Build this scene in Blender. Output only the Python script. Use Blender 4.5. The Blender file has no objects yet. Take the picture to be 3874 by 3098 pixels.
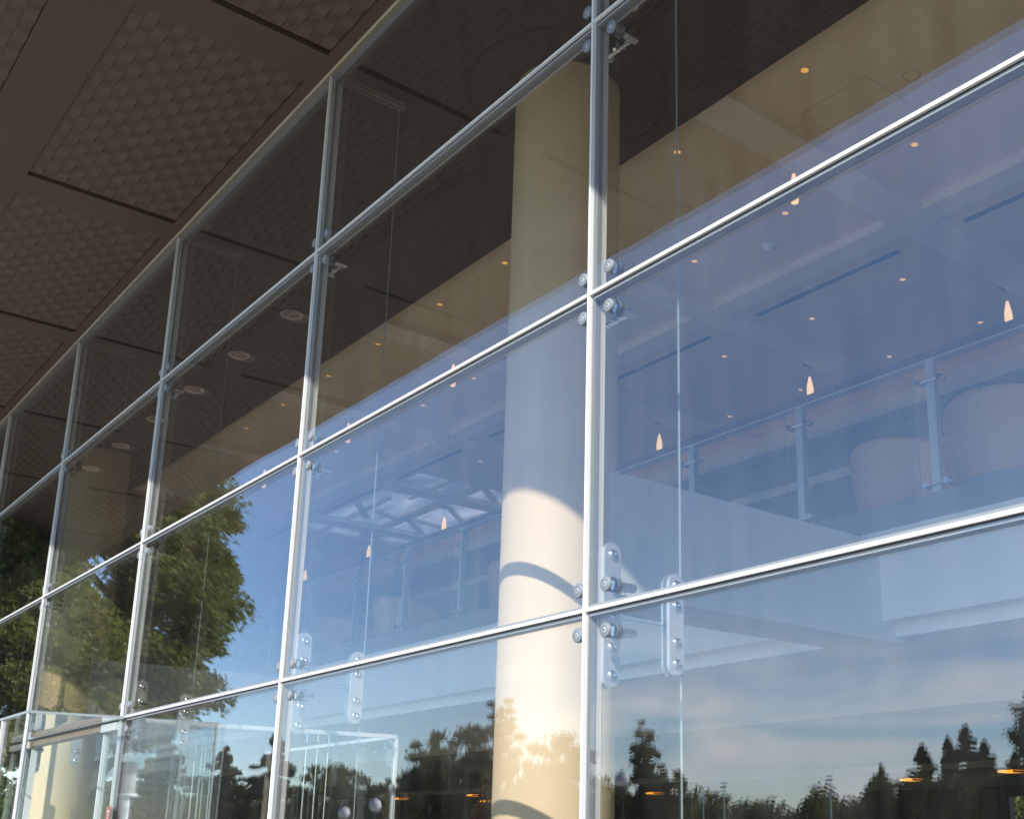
import bpy, math, random
import numpy as np
from mathutils import Vector, Matrix

# ------------------------------------------------------------------ camera, sky, sun, exposure
sc = bpy.context.scene
COL = sc.collection
cam_d = bpy.data.cameras.new("camera")
cam = bpy.data.objects.new("camera", cam_d)
COL.objects.link(cam)
cam.location = (4.332, -3.417, 1.643)
cam.rotation_euler = (math.radians(90 + 15.099), 0, math.radians(48.774))
cam_d.sensor_width = 36.0
cam_d.sensor_fit = 'HORIZONTAL'
cam_d.lens = 40.124
cam_d.shift_x = -0.1329
cam_d.shift_y = 0.1148
cam_d.clip_end = 2000
sc.camera = cam

SUN_X, SUN_Y, SUN_Z = 0.60, -1.0, 0.737          # direction towards the sun
sun_el = math.atan2(SUN_Z, math.hypot(SUN_X, SUN_Y))
sun_az = math.atan2(SUN_X, SUN_Y)                # from +y, clockwise

world = bpy.data.worlds.new("World")
sc.world = world
world.use_nodes = True
wn, wl = world.node_tree.nodes, world.node_tree.links
wn.clear()
w_out = wn.new("ShaderNodeOutputWorld")
w_bg = wn.new("ShaderNodeBackground")
w_bg.inputs["Strength"].default_value = 0.15
sky = wn.new("ShaderNodeTexSky")
sky.sky_type = 'NISHITA'
sky.sun_disc = False
sky.sun_elevation = sun_el
sky.sun_rotation = sun_az
sky.air_density = 0.85
sky.dust_density = 0.1
sky.ozone_density = 3.0
# thin cirrus, laid out on the sky direction
w_tc = wn.new("ShaderNodeTexCoord")
w_map = wn.new("ShaderNodeMapping")
w_map.inputs["Scale"].default_value = (2.2, 3.4, 13.0)
w_map.inputs["Rotation"].default_value = (0.12, 0.05, 0.6)
w_no = wn.new("ShaderNodeTexNoise")
w_no.inputs["Scale"].default_value = 1.6
w_no.inputs["Detail"].default_value = 7
w_no.inputs["Distortion"].default_value = 0.7
w_rm = wn.new("ShaderNodeMapRange")
w_rm.inputs["From Min"].default_value = 0.40
w_rm.inputs["From Max"].default_value = 0.66
w_rm.inputs["To Max"].default_value = 1.0
w_rm.clamp = True
w_mix = wn.new("ShaderNodeMix")
w_mix.data_type = 'RGBA'
w_mix.inputs["B"].default_value = (6.7, 7.0, 7.4, 1)
w_hsv = wn.new("ShaderNodeHueSaturation")
w_hsv.inputs["Saturation"].default_value = 1.07
w_hsv.inputs["Hue"].default_value = 0.502
# the lowest sky is dimmed by ground haze
w_hz = wn.new("ShaderNodeMapRange")
w_hz.inputs["From Max"].default_value = 0.30
w_hz.inputs["To Min"].default_value = 0.98
w_hz.inputs["To Max"].default_value = 1.0
wl.new(sky.outputs["Color"], w_hsv.inputs["Color"])
wl.new(w_tc.outputs["Generated"], w_map.inputs["Vector"])
wl.new(w_map.outputs["Vector"], w_no.inputs["Vector"])
wl.new(w_no.outputs["Fac"], w_rm.inputs["Value"])
w_sep = wn.new("ShaderNodeSeparateXYZ")
w_low = wn.new("ShaderNodeMapRange")
w_low.inputs["From Min"].default_value = 0.10
w_low.inputs["From Max"].default_value = 0.19
w_low.inputs["To Min"].default_value = 1.0
w_low.inputs["To Max"].default_value = 0.0
w_mul = wn.new("ShaderNodeMath")
w_mul.operation = 'MULTIPLY'
wl.new(w_tc.outputs["Generated"], w_sep.inputs[0])
wl.new(w_sep.outputs["Z"], w_low.inputs["Value"])
wl.new(w_sep.outputs["Z"], w_hz.inputs["Value"])
wl.new(w_hz.outputs["Result"], w_hsv.inputs["Value"])
wl.new(w_rm.outputs["Result"], w_mul.inputs[0])
wl.new(w_low.outputs["Result"], w_mul.inputs[1])
w_dot = wn.new("ShaderNodeVectorMath")
w_dot.operation = 'DOT_PRODUCT'
w_dot.inputs[1].default_value = (-0.655, -0.755, 0.02)
w_bank = wn.new("ShaderNodeMapRange")
w_bank.inputs["From Min"].default_value = 0.945
w_bank.inputs["From Max"].default_value = 0.988
w_mul2 = wn.new("ShaderNodeMath")
w_mul2.operation = 'MULTIPLY'
wl.new(w_tc.outputs["Generated"], w_dot.inputs[0])
wl.new(w_dot.outputs["Value"], w_bank.inputs["Value"])
wl.new(w_mul.outputs[0], w_mul2.inputs[0])
wl.new(w_bank.outputs["Result"], w_mul2.inputs[1])
wl.new(w_mul2.outputs[0], w_mix.inputs["Factor"])
wl.new(w_hsv.outputs["Color"], w_mix.inputs["A"])
wl.new(w_mix.outputs["Result"], w_bg.inputs["Color"])
wl.new(w_bg.outputs["Background"], w_out.inputs["Surface"])

sun_d = bpy.data.lights.new("sun", 'SUN')
sun_d.energy = 3.3
sun_d.angle = math.radians(0.53)
sun_d.color = (1.0, 0.93, 0.83)
sun = bpy.data.objects.new("sun", sun_d)
COL.objects.link(sun)
sun.rotation_euler = Vector((SUN_X, SUN_Y, SUN_Z)).to_track_quat('Z', 'Y').to_euler()
sun.location = (20, -30, 30)

sc.view_settings.view_transform = 'Standard'
sc.view_settings.look = 'None'
sc.view_settings.exposure = 0.95
sc.view_settings.gamma = 1.0
sc.render.engine = 'CYCLES'
sc.cycles.max_bounces = 9
sc.cycles.diffuse_bounces = 5
sc.cycles.glossy_bounces = 4
sc.cycles.transparent_max_bounces = 24
sc.cycles.transmission_bounces = 6
sc.cycles.caustics_reflective = False
sc.cycles.caustics_refractive = False
sc.cycles.sample_clamp_indirect = 6.0
sc.cycles.use_denoising = True
sc.cycles.use_adaptive_sampling = False

# ------------------------------------------------------------------ measured heights and grid
BAY = 3.5
R1, R2, R3, ZS = 6.073, 4.389, 2.700, 7.733      # transoms, soffit
ZC = 7.83                                        # coffer ceiling
YO = -3.72                                       # overhang edge
YB = 5.15                                        # balustrade line
ZM = 4.64                                        # upper floor level
XL, XR = -44.0, 14.0                             # building extent
rng = random.Random(7)
nrng = np.random.default_rng(11)

# ------------------------------------------------------------------ mesh helper
class MB:
    def __init__(self):
        self.v, self.f, self.m, self.s = [], [], [], []

    def _add(self, vs, fs, mi=0, smooth=False):
        o = len(self.v)
        self.v += [tuple(p) for p in vs]
        for f in fs:
            self.f.append(tuple(i + o for i in f))
            self.m.append(mi)
            self.s.append(smooth)
        return self

    def box(self, x0, x1, y0, y1, z0, z1, mi=0, side=None):
        """side: material for the narrow faces that are not +-x (used on glass fins)"""
        vs = [(x, y, z) for z in (z0, z1) for y in (y0, y1) for x in (x0, x1)]
        fs = [(0, 2, 3, 1), (4, 5, 7, 6), (0, 1, 5, 4), (2, 6, 7, 3), (0, 4, 6, 2), (1, 3, 7, 5)]
        for i, f in enumerate(fs):
            m = mi
            if side is not None:
                ax, sm = side
                if (ax == 'x' and i < 4) or (ax == 'y' and i not in (2, 3)) or (ax == 'z' and i > 1):
                    m = sm
            self._add(vs, [f], m)
        return self

    def tube(self, p, q, r, n=12, r2=None, mi=0, cap=True, smooth=True):
        p, q = Vector(p), Vector(q)
        d = (q - p).normalized()
        a = d.orthogonal().normalized()
        b = d.cross(a)
        r2 = r if r2 is None else r2
        vs = []
        for c, rr in ((p, r), (q, r2)):
            for i in range(n):
                t = 2 * math.pi * i / n
                vs.append(c + a * (rr * math.cos(t)) + b * (rr * math.sin(t)))
        self._add(vs, [(i, (i + 1) % n, n + (i + 1) % n, n + i) for i in range(n)], mi, smooth)
        if cap:
            self._add(vs[:n], [tuple(reversed(range(n)))], mi)
            self._add(vs[n:], [tuple(range(n))], mi)
        return self

    def lathe(self, prof, c, n=24, axis='z', mi=0, smooth=True):
        """prof: (radius, height) pairs, turned about an axis through c"""
        vs, fs = [], []
        for r, h in prof:
            for i in range(n):
                t = 2 * math.pi * i / n
                u, w = r * math.cos(t), r * math.sin(t)
                if axis == 'z':
                    p = (c[0] + u, c[1] + w, c[2] + h)
                elif axis == 'y':
                    p = (c[0] + w, c[1] + h, c[2] + u)
                else:
                    p = (c[0] + h, c[1] + u, c[2] + w)
                vs.append(p)
        for k in range(len(prof) - 1):
            for i in range(n):
                j = (i + 1) % n
                fs.append((k * n + i, k * n + j, (k + 1) * n + j, (k + 1) * n + i))
        return self._add(vs, fs, mi, smooth)

    def prism_x(self, poly, x0, x1, mi=0):
        n = len(poly)
        vs = [(x0, y, z) for y, z in poly] + [(x1, y, z) for y, z in poly]
        fs = [tuple(range(n)), tuple(reversed(range(n, 2 * n)))]
        fs += [(i, n + i, n + (i + 1) % n, (i + 1) % n) for i in range(n)]
        return self._add(vs, fs, mi)

    def build(self, name, mats, parent=None, off=None):
        w = Vector((0, 0, 0))
        q = parent
        while q is not None:
            w += q.location
            q = q.parent
        if off is not None:
            w += Vector(off)
        me = bpy.data.meshes.new(name)
        me.from_pydata([(x - w.x, y - w.y, z - w.z) for x, y, z in self.v], [], self.f)
        for mt in (mats if isinstance(mats, (list, tuple)) else [mats]):
            me.materials.append(mt)
        me.polygons.foreach_set("material_index", self.m)
        me.polygons.foreach_set("use_smooth", self.s)
        me.validate()
        o = bpy.data.objects.new(name, me)
        COL.objects.link(o)
        if parent is not None:
            o.parent = parent
        if off is not None:
            o.location = off
        return o


def tag(o, label, cat, group=None):
    o["label"], o["category"] = label, cat
    if group:
        o["group"] = group
    return o


def thing(name, label, cat, loc=(0, 0, 0), group=None):
    o = bpy.data.objects.new(name, None)
    COL.objects.link(o)
    o.location = loc
    o.empty_display_size = 0.2
    return tag(o, label, cat, group)


def struct(o):
    o["kind"] = "structure"
    return o


def copy_part(o, loc, parent):
    c = o.copy()
    COL.objects.link(c)
    c.parent = parent
    c.location = loc
    for ch in o.children:
        copy_part(ch, ch.location, c)
    return c


def copy_thing(o, loc, label=None, rotz=None):
    c = o.copy()
    COL.objects.link(c)
    c.location = loc
    if label:
        c["label"] = label
    if rotz is not None:
        c.rotation_euler = (0, 0, rotz)
    for ch in o.children:
        copy_part(ch, ch.location, c)
    return c


# ------------------------------------------------------------------ materials
def mat(name, color, rough=0.6, metal=0.0, var=0.08, scale=6.0, bump=0.0, bscale=60.0, spec=0.5, stretch=None, coat=0.0):
    m = bpy.data.materials.new(name)
    m.use_nodes = True
    nt = m.node_tree
    b = nt.nodes["Principled BSDF"]
    b.inputs["Roughness"].default_value = rough
    b.inputs["Metallic"].default_value = metal
    b.inputs["Specular IOR Level"].default_value = spec
    if coat:
        b.inputs["Coat Weight"].default_value = coat
    tc = nt.nodes.new("ShaderNodeTexCoord")
    vec = tc.outputs["Object"]
    if stretch:
        mp = nt.nodes.new("ShaderNodeMapping")
        mp.inputs["Scale"].default_value = stretch
        nt.links.new(vec, mp.inputs["Vector"])
        vec = mp.outputs["Vector"]
    n = nt.nodes.new("ShaderNodeTexNoise")
    n.inputs["Scale"].default_value = scale
    n.inputs["Detail"].default_value = 5
    nt.links.new(vec, n.inputs["Vector"])
    mr = nt.nodes.new("ShaderNodeMapRange")
    mr.inputs["From Min"].default_value = 0.25
    mr.inputs["From Max"].default_value = 0.75
    mr.inputs["To Min"].default_value = 1 - var
    mr.inputs["To Max"].default_value = 1 + var
    nt.links.new(n.outputs["Fac"], mr.inputs["Value"])
    mx = nt.nodes.new("ShaderNodeVectorMath")
    mx.operation = 'SCALE'
    mx.inputs[0].default_value = color[:3]
    nt.links.new(mr.outputs["Result"], mx.inputs["Scale"])
    nt.links.new(mx.outputs["Vector"], b.inputs["Base Color"])
    if bump:
        n2 = nt.nodes.new("ShaderNodeTexNoise")
        n2.inputs["Scale"].default_value = bscale
        nt.links.new(vec, n2.inputs["Vector"])
        bp = nt.nodes.new("ShaderNodeBump")
        bp.inputs["Strength"].default_value = bump
        bp.inputs["Distance"].default_value = 0.01
        nt.links.new(n2.outputs["Fac"], bp.inputs["Height"])
        nt.links.new(bp.outputs["Normal"], b.inputs["Normal"])
    return m


def emit(name, color, strength, mix=1.0):
    m = bpy.data.materials.new(name)
    m.use_nodes = True
    b = m.node_tree.nodes["Principled BSDF"]
    b.inputs["Base Color"].default_value = (*color, 1)
    b.inputs["Emission Color"].default_value = (*color, 1)
    b.inputs["Emission Strength"].default_value = strength
    b.inputs["Roughness"].default_value = 0.5
    return m


def glass(name, tint=(0.93, 0.965, 0.95), r0=0.043, wave=0.0, wscale=1.1):
    """one face of clear float glass: Fresnel reflection (two surfaces) over straight transmission"""
    m = bpy.data.materials.new(name)
    m.use_nodes = True
    nt = m.node_tree
    nt.nodes.clear()
    N, L = nt.nodes.new, nt.links.new
    out = N("ShaderNodeOutputMaterial")
    geo = N("ShaderNodeNewGeometry")
    dot = N("ShaderNodeVectorMath")
    dot.operation = 'DOT_PRODUCT'
    L(geo.outputs["Normal"], dot.inputs[0])
    L(geo.outputs["Incoming"], dot.inputs[1])

    def mth(op, a, b=None):
        x = N("ShaderNodeMath")
        x.operation = op
        for i, v in enumerate((a, b)):
            if v is None:
                continue
            if isinstance(v, (int, float)):
                x.inputs[i].default_value = v
            else:
                L(v, x.inputs[i])
        return x.outputs[0]
    c = mth('ABSOLUTE', dot.outputs["Value"])
    s = mth('POWER', mth('SUBTRACT', 1.0, c), 5.0)
    r = mth('ADD', mth('MULTIPLY', s, 1 - r0), r0)
    f = mth('DIVIDE', mth('MULTIPLY', r, 2.0), mth('ADD', r, 1.0))
    tr = N("ShaderNodeBsdfTransparent")
    tr.inputs["Color"].default_value = (*tint, 1)
    gl = N("ShaderNodeBsdfGlossy")
    gl.inputs["Roughness"].default_value = 0.0
    gl.inputs["Color"].default_value = (0.97, 0.98, 1.0, 1)
    if wave:
        tc = N("ShaderNodeTexCoord")
        no = N("ShaderNodeTexNoise")
        no.inputs["Scale"].default_value = wscale
        no.inputs["Detail"].default_value = 1.5
        L(geo.outputs["Position"], no.inputs["Vector"])
        bp = N("ShaderNodeBump")
        bp.inputs["Strength"].default_value = 1.0
        bp.inputs["Distance"].default_value = wave
        L(no.outputs["Fac"], bp.inputs["Height"])
        L(bp.outputs["Normal"], gl.inputs["Normal"])
    clear = tr.outputs[0]
    if wave:
        df = N("ShaderNodeBsdfDiffuse")
        df.inputs["Color"].default_value = (0.62, 0.60, 0.56, 1)
        mp = N("ShaderNodeMapping")
        mp.inputs["Scale"].default_value = (7.0, 7.0, 0.8)
        L(geo.outputs["Position"], mp.inputs["Vector"])
        n2 = N("ShaderNodeTexNoise")
        n2.inputs["Scale"].default_value = 1.0
        n2.inputs["Detail"].default_value = 6
        L(mp.outputs["Vector"], n2.inputs["Vector"])
        mr = N("ShaderNodeMapRange")
        mr.inputs["From Min"].default_value = 0.4
        mr.inputs["From Max"].default_value = 0.75
        mr.inputs["To Min"].default_value = 0.003
        mr.inputs["To Max"].default_value = 0.022
        L(n2.outputs["Fac"], mr.inputs["Value"])
        dm = N("ShaderNodeMixShader")
        L(mr.outputs["Result"], dm.inputs[0])
        L(tr.outputs[0], dm.inputs[1])
        L(df.outputs[0], dm.inputs[2])
        clear = dm.outputs[0]
    mx = N("ShaderNodeMixShader")
    L(f, mx.inputs[0])
    L(clear, mx.inputs[1])
    L(gl.outputs[0], mx.inputs[2])
    L(mx.outputs[0], out.inputs["Surface"])
    return m


M = {}
M["pane"] = glass("facade_glass", (0.965, 0.97, 0.965), 0.062, wave=0.0011, wscale=0.9)
M["fin"] = glass("fin_glass", (0.97, 0.99, 0.98), 0.02)
M["bal_glass"] = glass("balustrade_glass", (0.93, 0.96, 0.96), 0.035)
M["edge"] = mat("glass_edge", (0.34, 0.41, 0.43), 0.2, var=0.05)
M["alu"] = mat("white_aluminium", (0.72, 0.72, 0.71), 0.35, var=0.03, scale=3)
M["gasket"] = mat("grey_silicone", (0.25, 0.275, 0.295), 0.5, var=0.06, scale=20)
M["headrail"] = mat("head_channel_metal", (0.26, 0.245, 0.20), 0.4, var=0.06)
M["steel"] = mat("polished_steel", (0.72, 0.74, 0.76), 0.16, metal=1.0, var=0.03)
M["satin"] = mat("satin_plate", (0.74, 0.76, 0.80), 0.30, metal=0.6, var=0.05, scale=8, stretch=(1, 6, 1))
M["disc"] = mat("disc_washer", (0.20, 0.235, 0.265), 0.45, var=0.06, scale=30)
M["bolt"] = mat("bolt_head", (0.40, 0.415, 0.43), 0.3, metal=0.2, var=0.03)
M["soffit"] = mat("soffit_board", (0.092, 0.064, 0.042), 0.75, var=0.07, scale=1.2)
M["weave"] = mat("woven_slat", (0.104, 0.073, 0.048), 0.7, var=0.08, scale=3.0)
M["dark"] = mat("dark_void", (0.012, 0.011, 0.010), 0.9)
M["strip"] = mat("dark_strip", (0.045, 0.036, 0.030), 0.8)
M["ceil"] = mat("ceiling_paint", (0.84, 0.68, 0.46), 0.8, var=0.03, scale=1.0)
M["beam"] = mat("white_plaster", (0.84, 0.82, 0.78), 0.75, var=0.025, scale=1.5)
M["beam_shaded"] = mat("shaded_white_plaster", (0.62, 0.61, 0.60), 0.75, var=0.03)  # white plaster darkened to imitate weaker window light on the beams
M["column"] = mat("cream_column_paint", (0.80, 0.625, 0.405), 0.6, var=0.025, scale=1.5, bump=0.05, bscale=40)
M["wall"] = mat("grey_wall", (0.30, 0.30, 0.30), 0.7, var=0.05)
M["rear"] = mat("dark_rear_wall", (0.10, 0.095, 0.09), 0.7, var=0.1)
M["floor"] = mat("stone_floor", (0.23, 0.205, 0.175), 0.35, var=0.08, scale=2)
M["wood"] = mat("dark_wood_rail", (0.10, 0.06, 0.06), 0.4, var=0.15, scale=8, stretch=(1, 10, 10))
M["orange"] = mat("orange_fabric", (0.90, 0.53, 0.36), 0.85, var=0.08, scale=30, bump=0.1, bscale=300)
M["plinth"] = mat("pale_plinth", (0.55, 0.55, 0.56), 0.5)
M["bronze"] = mat("bronze_header", (0.27, 0.165, 0.085), 0.45, metal=0.0, var=0.1)
M["greypanel"] = mat("grey_panel", (0.42, 0.40, 0.37), 0.7)
M["paving"] = mat("concrete_paving", (0.52, 0.485, 0.435), 0.8, var=0.12, scale=0.8)
M["lawn"] = mat("lawn_grass", (0.055, 0.085, 0.025), 0.9, var=0.3, scale=0.6)
M["bark"] = mat("bark", (0.11, 0.085, 0.065), 0.9, var=0.25, scale=8, bump=0.5, bscale=20)
M["white"] = mat("white_enamel", (0.80, 0.80, 0.80), 0.35, var=0.02)
M["black"] = mat("black_metal", (0.02, 0.02, 0.022), 0.4)
M["red"] = mat("red_net", (0.20, 0.025, 0.02), 0.7)
M["redsign"] = mat("red_sign", (0.45, 0.03, 0.03), 0.5)
M["lamp_warm"] = emit("warm_lens", (1.0, 0.50, 0.12), 0.42)
M["lamp_yellow"] = emit("yellow_lens", (1.0, 0.42, 0.03), 0.8)
M["shade"] = emit("opal_shade", (1.0, 0.62, 0.30), 0.58)
M["cove"] = emit("cove_tube", (1.0, 0.45, 0.18), 0.36)


def leafmat(name, c1, c2):
    m = bpy.data.materials.new(name)
    m.use_nodes = True
    nt = m.node_tree
    b = nt.nodes["Principled BSDF"]
    b.inputs["Roughness"].default_value = 0.55
    tc = nt.nodes.new("ShaderNodeTexCoord")
    n = nt.nodes.new("ShaderNodeTexNoise")
    n.inputs["Scale"].default_value = 2.3
    n.inputs["Detail"].default_value = 6
    nt.links.new(tc.outputs["Object"], n.inputs["Vector"])
    cr = nt.nodes.new("ShaderNodeValToRGB")
    cr.color_ramp.elements[0].position = 0.35
    cr.color_ramp.elements[1].position = 0.68
    cr.color_ramp.elements[0].color = (*c1, 1)
    cr.color_ramp.elements[1].color = (*c2, 1)
    nt.links.new(n.outputs["Fac"], cr.inputs["Fac"])
    nt.links.new(cr.outputs["Color"], b.inputs["Base Color"])
    t = nt.nodes.new("ShaderNodeBsdfTranslucent")
    nt.links.new(cr.outputs["Color"], t.inputs["Color"])
    mx = nt.nodes.new("ShaderNodeMixShader")
    mx.inputs[0].default_value = 0.55
    out = nt.nodes["Material Output"]
    nt.links.new(b.outputs[0], mx.inputs[1])
    nt.links.new(t.outputs[0], mx.inputs[2])
    nt.links.new(mx.outputs[0], out.inputs["Surface"])
    return m


M["leaf_maple"] = leafmat("maple_leaf", (0.09, 0.122, 0.024), (0.24, 0.25, 0.052))
M["leaf_dark"] = leafmat("dark_leaf", (0.085, 0.098, 0.028), (0.20, 0.20, 0.055))
M["leaf_fir"] = leafmat("fir_needle", (0.055, 0.070, 0.026), (0.125, 0.130, 0.055))
M["leaf_light"] = leafmat("light_leaf", (0.07, 0.11, 0.02), (0.16, 0.20, 0.04))

def sunpatch_mat():  # translucent panel added to imitate sun reflected onto the ceiling
    m = bpy.data.materials.new("sunpatch_standin_mat")
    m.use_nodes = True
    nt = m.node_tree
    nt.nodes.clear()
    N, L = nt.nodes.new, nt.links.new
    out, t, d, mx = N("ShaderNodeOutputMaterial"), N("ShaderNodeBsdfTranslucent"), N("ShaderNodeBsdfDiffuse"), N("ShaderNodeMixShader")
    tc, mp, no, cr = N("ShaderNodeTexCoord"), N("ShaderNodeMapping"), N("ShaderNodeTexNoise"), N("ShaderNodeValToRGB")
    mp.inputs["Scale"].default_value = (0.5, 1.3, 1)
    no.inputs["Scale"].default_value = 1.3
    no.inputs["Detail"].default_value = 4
    cr.color_ramp.elements[0].position = 0.32  # uneven transmission imitates the patchy reflected sun
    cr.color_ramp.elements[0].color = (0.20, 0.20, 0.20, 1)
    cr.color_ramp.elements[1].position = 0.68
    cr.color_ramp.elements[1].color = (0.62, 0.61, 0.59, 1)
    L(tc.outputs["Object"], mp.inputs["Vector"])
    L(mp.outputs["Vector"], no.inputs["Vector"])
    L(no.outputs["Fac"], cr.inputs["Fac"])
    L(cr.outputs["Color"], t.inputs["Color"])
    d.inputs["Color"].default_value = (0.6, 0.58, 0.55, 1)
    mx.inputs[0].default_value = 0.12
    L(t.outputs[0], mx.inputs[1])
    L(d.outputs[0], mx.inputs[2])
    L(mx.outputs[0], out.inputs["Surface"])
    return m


M["sunpatch_standin"] = sunpatch_mat()
SUNPATCH_BARS = [((-18.0, 7.62), (-12.5, 7.50), 0.24), ((-17.9, 6.75), (-14.6, 6.62), 0.12), ((-14.4, 6.95), (-12.6, 6.92), 0.10)]  # added bars shaped as the dark lines between the reflected sun patches
SUNPATCH_BARS += [((-12.9, 7.66), (-13.9, 8.69), 0.13), ((-14.45, 7.84), (-15.23, 8.66), 0.11), ((-15.6, 7.54), (-16.82, 8.72), 0.12), ((-17.27, 7.69), (-18.25, 8.61), 0.12), ((-15.6, 7.54), (-15.97, 8.9), 0.09), ((-15.14, 6.2), (-16.19, 6.98), 0.12), ((-15.59, 6.85), (-15.87, 7.45), 0.11)]

# ------------------------------------------------------------------ ground
struct(MB().box(-400, 400, -400, 400, -0.30, -0.05).build("ground", M["lawn"]))
struct(MB().box(-60, 40, -16, -0.25, -0.046, 0.0).build("pavement", M["paving"]))
struct(MB().box(XL, XR, -0.246, 30.0, -0.045, 0.004).build("floor", M["floor"]))

# ------------------------------------------------------------------ roof overhang with woven soffit panels
roof = thing("roof_overhang", "deep brown roof overhang with woven slat panels in its soffit above the glass wall", "overhang", (0, 0, ZS))
P_X = [(-6.84 - BAY * k, -3.75 - BAY * k) for k in range(-4, 7)]     # openings
P_Y = [(-1.52, -0.14), (-3.50, -2.02)]
b = MB()
x_lo, x_hi = -27.6, XR + 2
b.box(x_lo, x_hi, -0.14, -0.03, ZS, ZS + 0.06)
b.box(x_lo, x_hi, -2.02, -1.52, ZS, ZS + 0.06)
b.box(x_lo, x_hi, YO, -3.50, ZS, ZS + 0.06)
edges = [x_hi] + [e for o in sorted(P_X, reverse=True) for e in (o[1], o[0])] + [x_lo]
for i in range(0, len(edges), 2):
    for y0, y1 in P_Y:
        b.box(edges[i + 1], edges[i], y0, y1, ZS, ZS + 0.06)
b.build("soffit_board", M["soffit"], roof)
b = MB()
b.box(x_lo, x_hi, YO, -0.03, ZS + 0.075, ZS + 0.10)
b.build("soffit_backing", mat("backing_felt", (0.022, 0.018, 0.014), 0.9), roof)
# fascia: shallow bullnose edge
prof = [(YO, ZS + 0.02), (YO - 0.05, ZS + 0.05), (YO - 0.09, ZS + 0.13), (YO - 0.10, ZS + 0.45), (YO, ZS + 0.45)]
MB().prism_x(prof, x_lo - 0.1, x_hi).build("fascia", M["soffit"], roof)
m = MB()
m.box(XL - 1, x_hi, YO, 5.2, ZS + 0.45, ZS + 0.75)
m.box(XL - 1, x_hi, 9.3, 31, ZS + 0.45, ZS + 0.75)
m.box(XL - 1, -18.2, 5.2, 9.3, ZS + 0.45, ZS + 0.75)  # slab opening added so the sun reaches the stand-in panel
m.box(-11.9, x_hi, 5.2, 9.3, ZS + 0.45, ZS + 0.75)
m.build("roof_slab", M["soffit"], roof)


def woven(w, d):
    """slats running along x, each a wave, neighbours out of step"""
    m = MB()
    n = max(3, int(round(d / 0.106)))
    sw = d / n
    seg = 0.0375
    ns = int(w / seg)
    A, B = 0.0075, 0.0135
    for j in range(n):
        y0, y1 = j * sw + 0.0008, (j + 1) * sw - 0.0008
        top, vs, fs = 0, [], []
        for i in range(ns + 1):
            x = w * i / ns
            ph = 2 * math.pi * x / 0.30 + math.pi * j
            z, tw = A * math.sin(ph), B * math.sin(ph)
            for dy, dz in ((y0, z + tw), (y1, z - tw), (y1, z + 0.030), (y0, z + 0.030)):
                vs.append((x, dy, dz))
        for i in range(ns):
            a, c = 4 * i, 4 * i + 4
            for q in range(4):
                r = (q + 1) % 4
                fs.append((a + q, c + q, c + r, a + r))
        m._add(vs, fs, 0, False)
    return m


wp = {}
for row, (y0, y1) in enumerate(P_Y):
    src = None
    for x0, x1 in P_X:
        if x1 > 6:
            continue
        lx = (x0 + 0.045, y0 + 0.004, 0.020)
        if src is None:
            mb = woven(x1 - x0 - 0.05, y1 - y0 - 0.008)
            mb.v = [(x + lx[0], y + lx[1], z + lx[2] + ZS) for x, y, z in mb.v]
            src = mb.build("woven_panel", M["weave"], roof, lx)
        else:
            copy_part(src, lx, roof)

# round lights in the soffit by the entrance (seen mirrored in the glass)
ring = thing("ceiling_light", "round recessed light in the brown soffit, mirrored in the glass above the entrance", "ceiling light", (-8.07, -1.73, ZS), "round lights in the soffit over the entrance")
MB().lathe([(0.095, -0.003), (0.115, -0.010), (0.135, -0.008), (0.140, 0.004)], (-8.07, -1.73, ZS), 32).build("trim_ring", mat("beige_trim", (0.55, 0.45, 0.34), 0.5), ring)
MB().lathe([(0.0, -0.001), (0.095, -0.003)], (-8.07, -1.73, ZS), 32).build("lens", mat("amber_lens", (0.22, 0.13, 0.08), 0.4), ring)
for k in range(1, 6):
    copy_thing(ring, (-8.07 - 1.6 * k, -1.73, ZS))

# ------------------------------------------------------------------ glass wall
gw = thing("glass_wall", "tall frameless glass wall held by steel point fittings and glass fins under the overhang", "glass wall", (0, 0, 0))
VX = [BAY * k for k in range(2, -10, -1)]          # joints
rows = [(0.02, R3), (R3, R2), (R2, R1), (R1, ZS - 0.06)]
g = 0.010
for ri, (z0, z1) in enumerate(rows):
    src = None
    for i in range(len(VX) - 1):
        x1, x0 = VX[i], VX[i + 1]
        if ri == 0 and x0 in (-10.5,):
            continue
        loc = (x0, 0, z0)
        if src is None:
            mb = MB().box(x0 + g, x1 - g, -0.016, 0.016, z0 + g, z1 - g, 0, ('y', 1))
            # the inner lite of the double glazing is never quite parallel to the outer one
            mb.v = [(px, py + (0.0 if py < 0 else 0.0022 * (pz - z0) + 0.0007 * (px - x0)), pz) for px, py, pz in mb.v]
            src = mb.build("glass_pane", [M["pane"], M["edge"]], gw, loc)
            pane = src
        else:
            pane = copy_part(src, loc, gw)
        pane.rotation_euler = (rng.uniform(-0.0018, 0.0018), 0, rng.uniform(-0.0014, 0.0014))

# horizontal joints: grey gasket with a white cap, one length per bay
def joint_h(x0, x1, z):
    m = MB()
    m.box(x0 + 0.022, x1 - 0.022, -0.020, 0.034, z - 0.028, z + 0.028, 1)
    m.box(x0 + 0.0085, x1 - 0.0085, -0.039, -0.0205, z - 0.007, z + 0.010, 0)
    m.box(x0 + 0.022, x1 - 0.022, -0.024, -0.0205, z - 0.013, z - 0.0075, 2)  # black strip imitates the shadow line under the cap
    m.box(x0 + 0.04, x1 - 0.04, 0.035, 0.055, z - 0.020, z + 0.020, 0)
    return m


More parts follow.
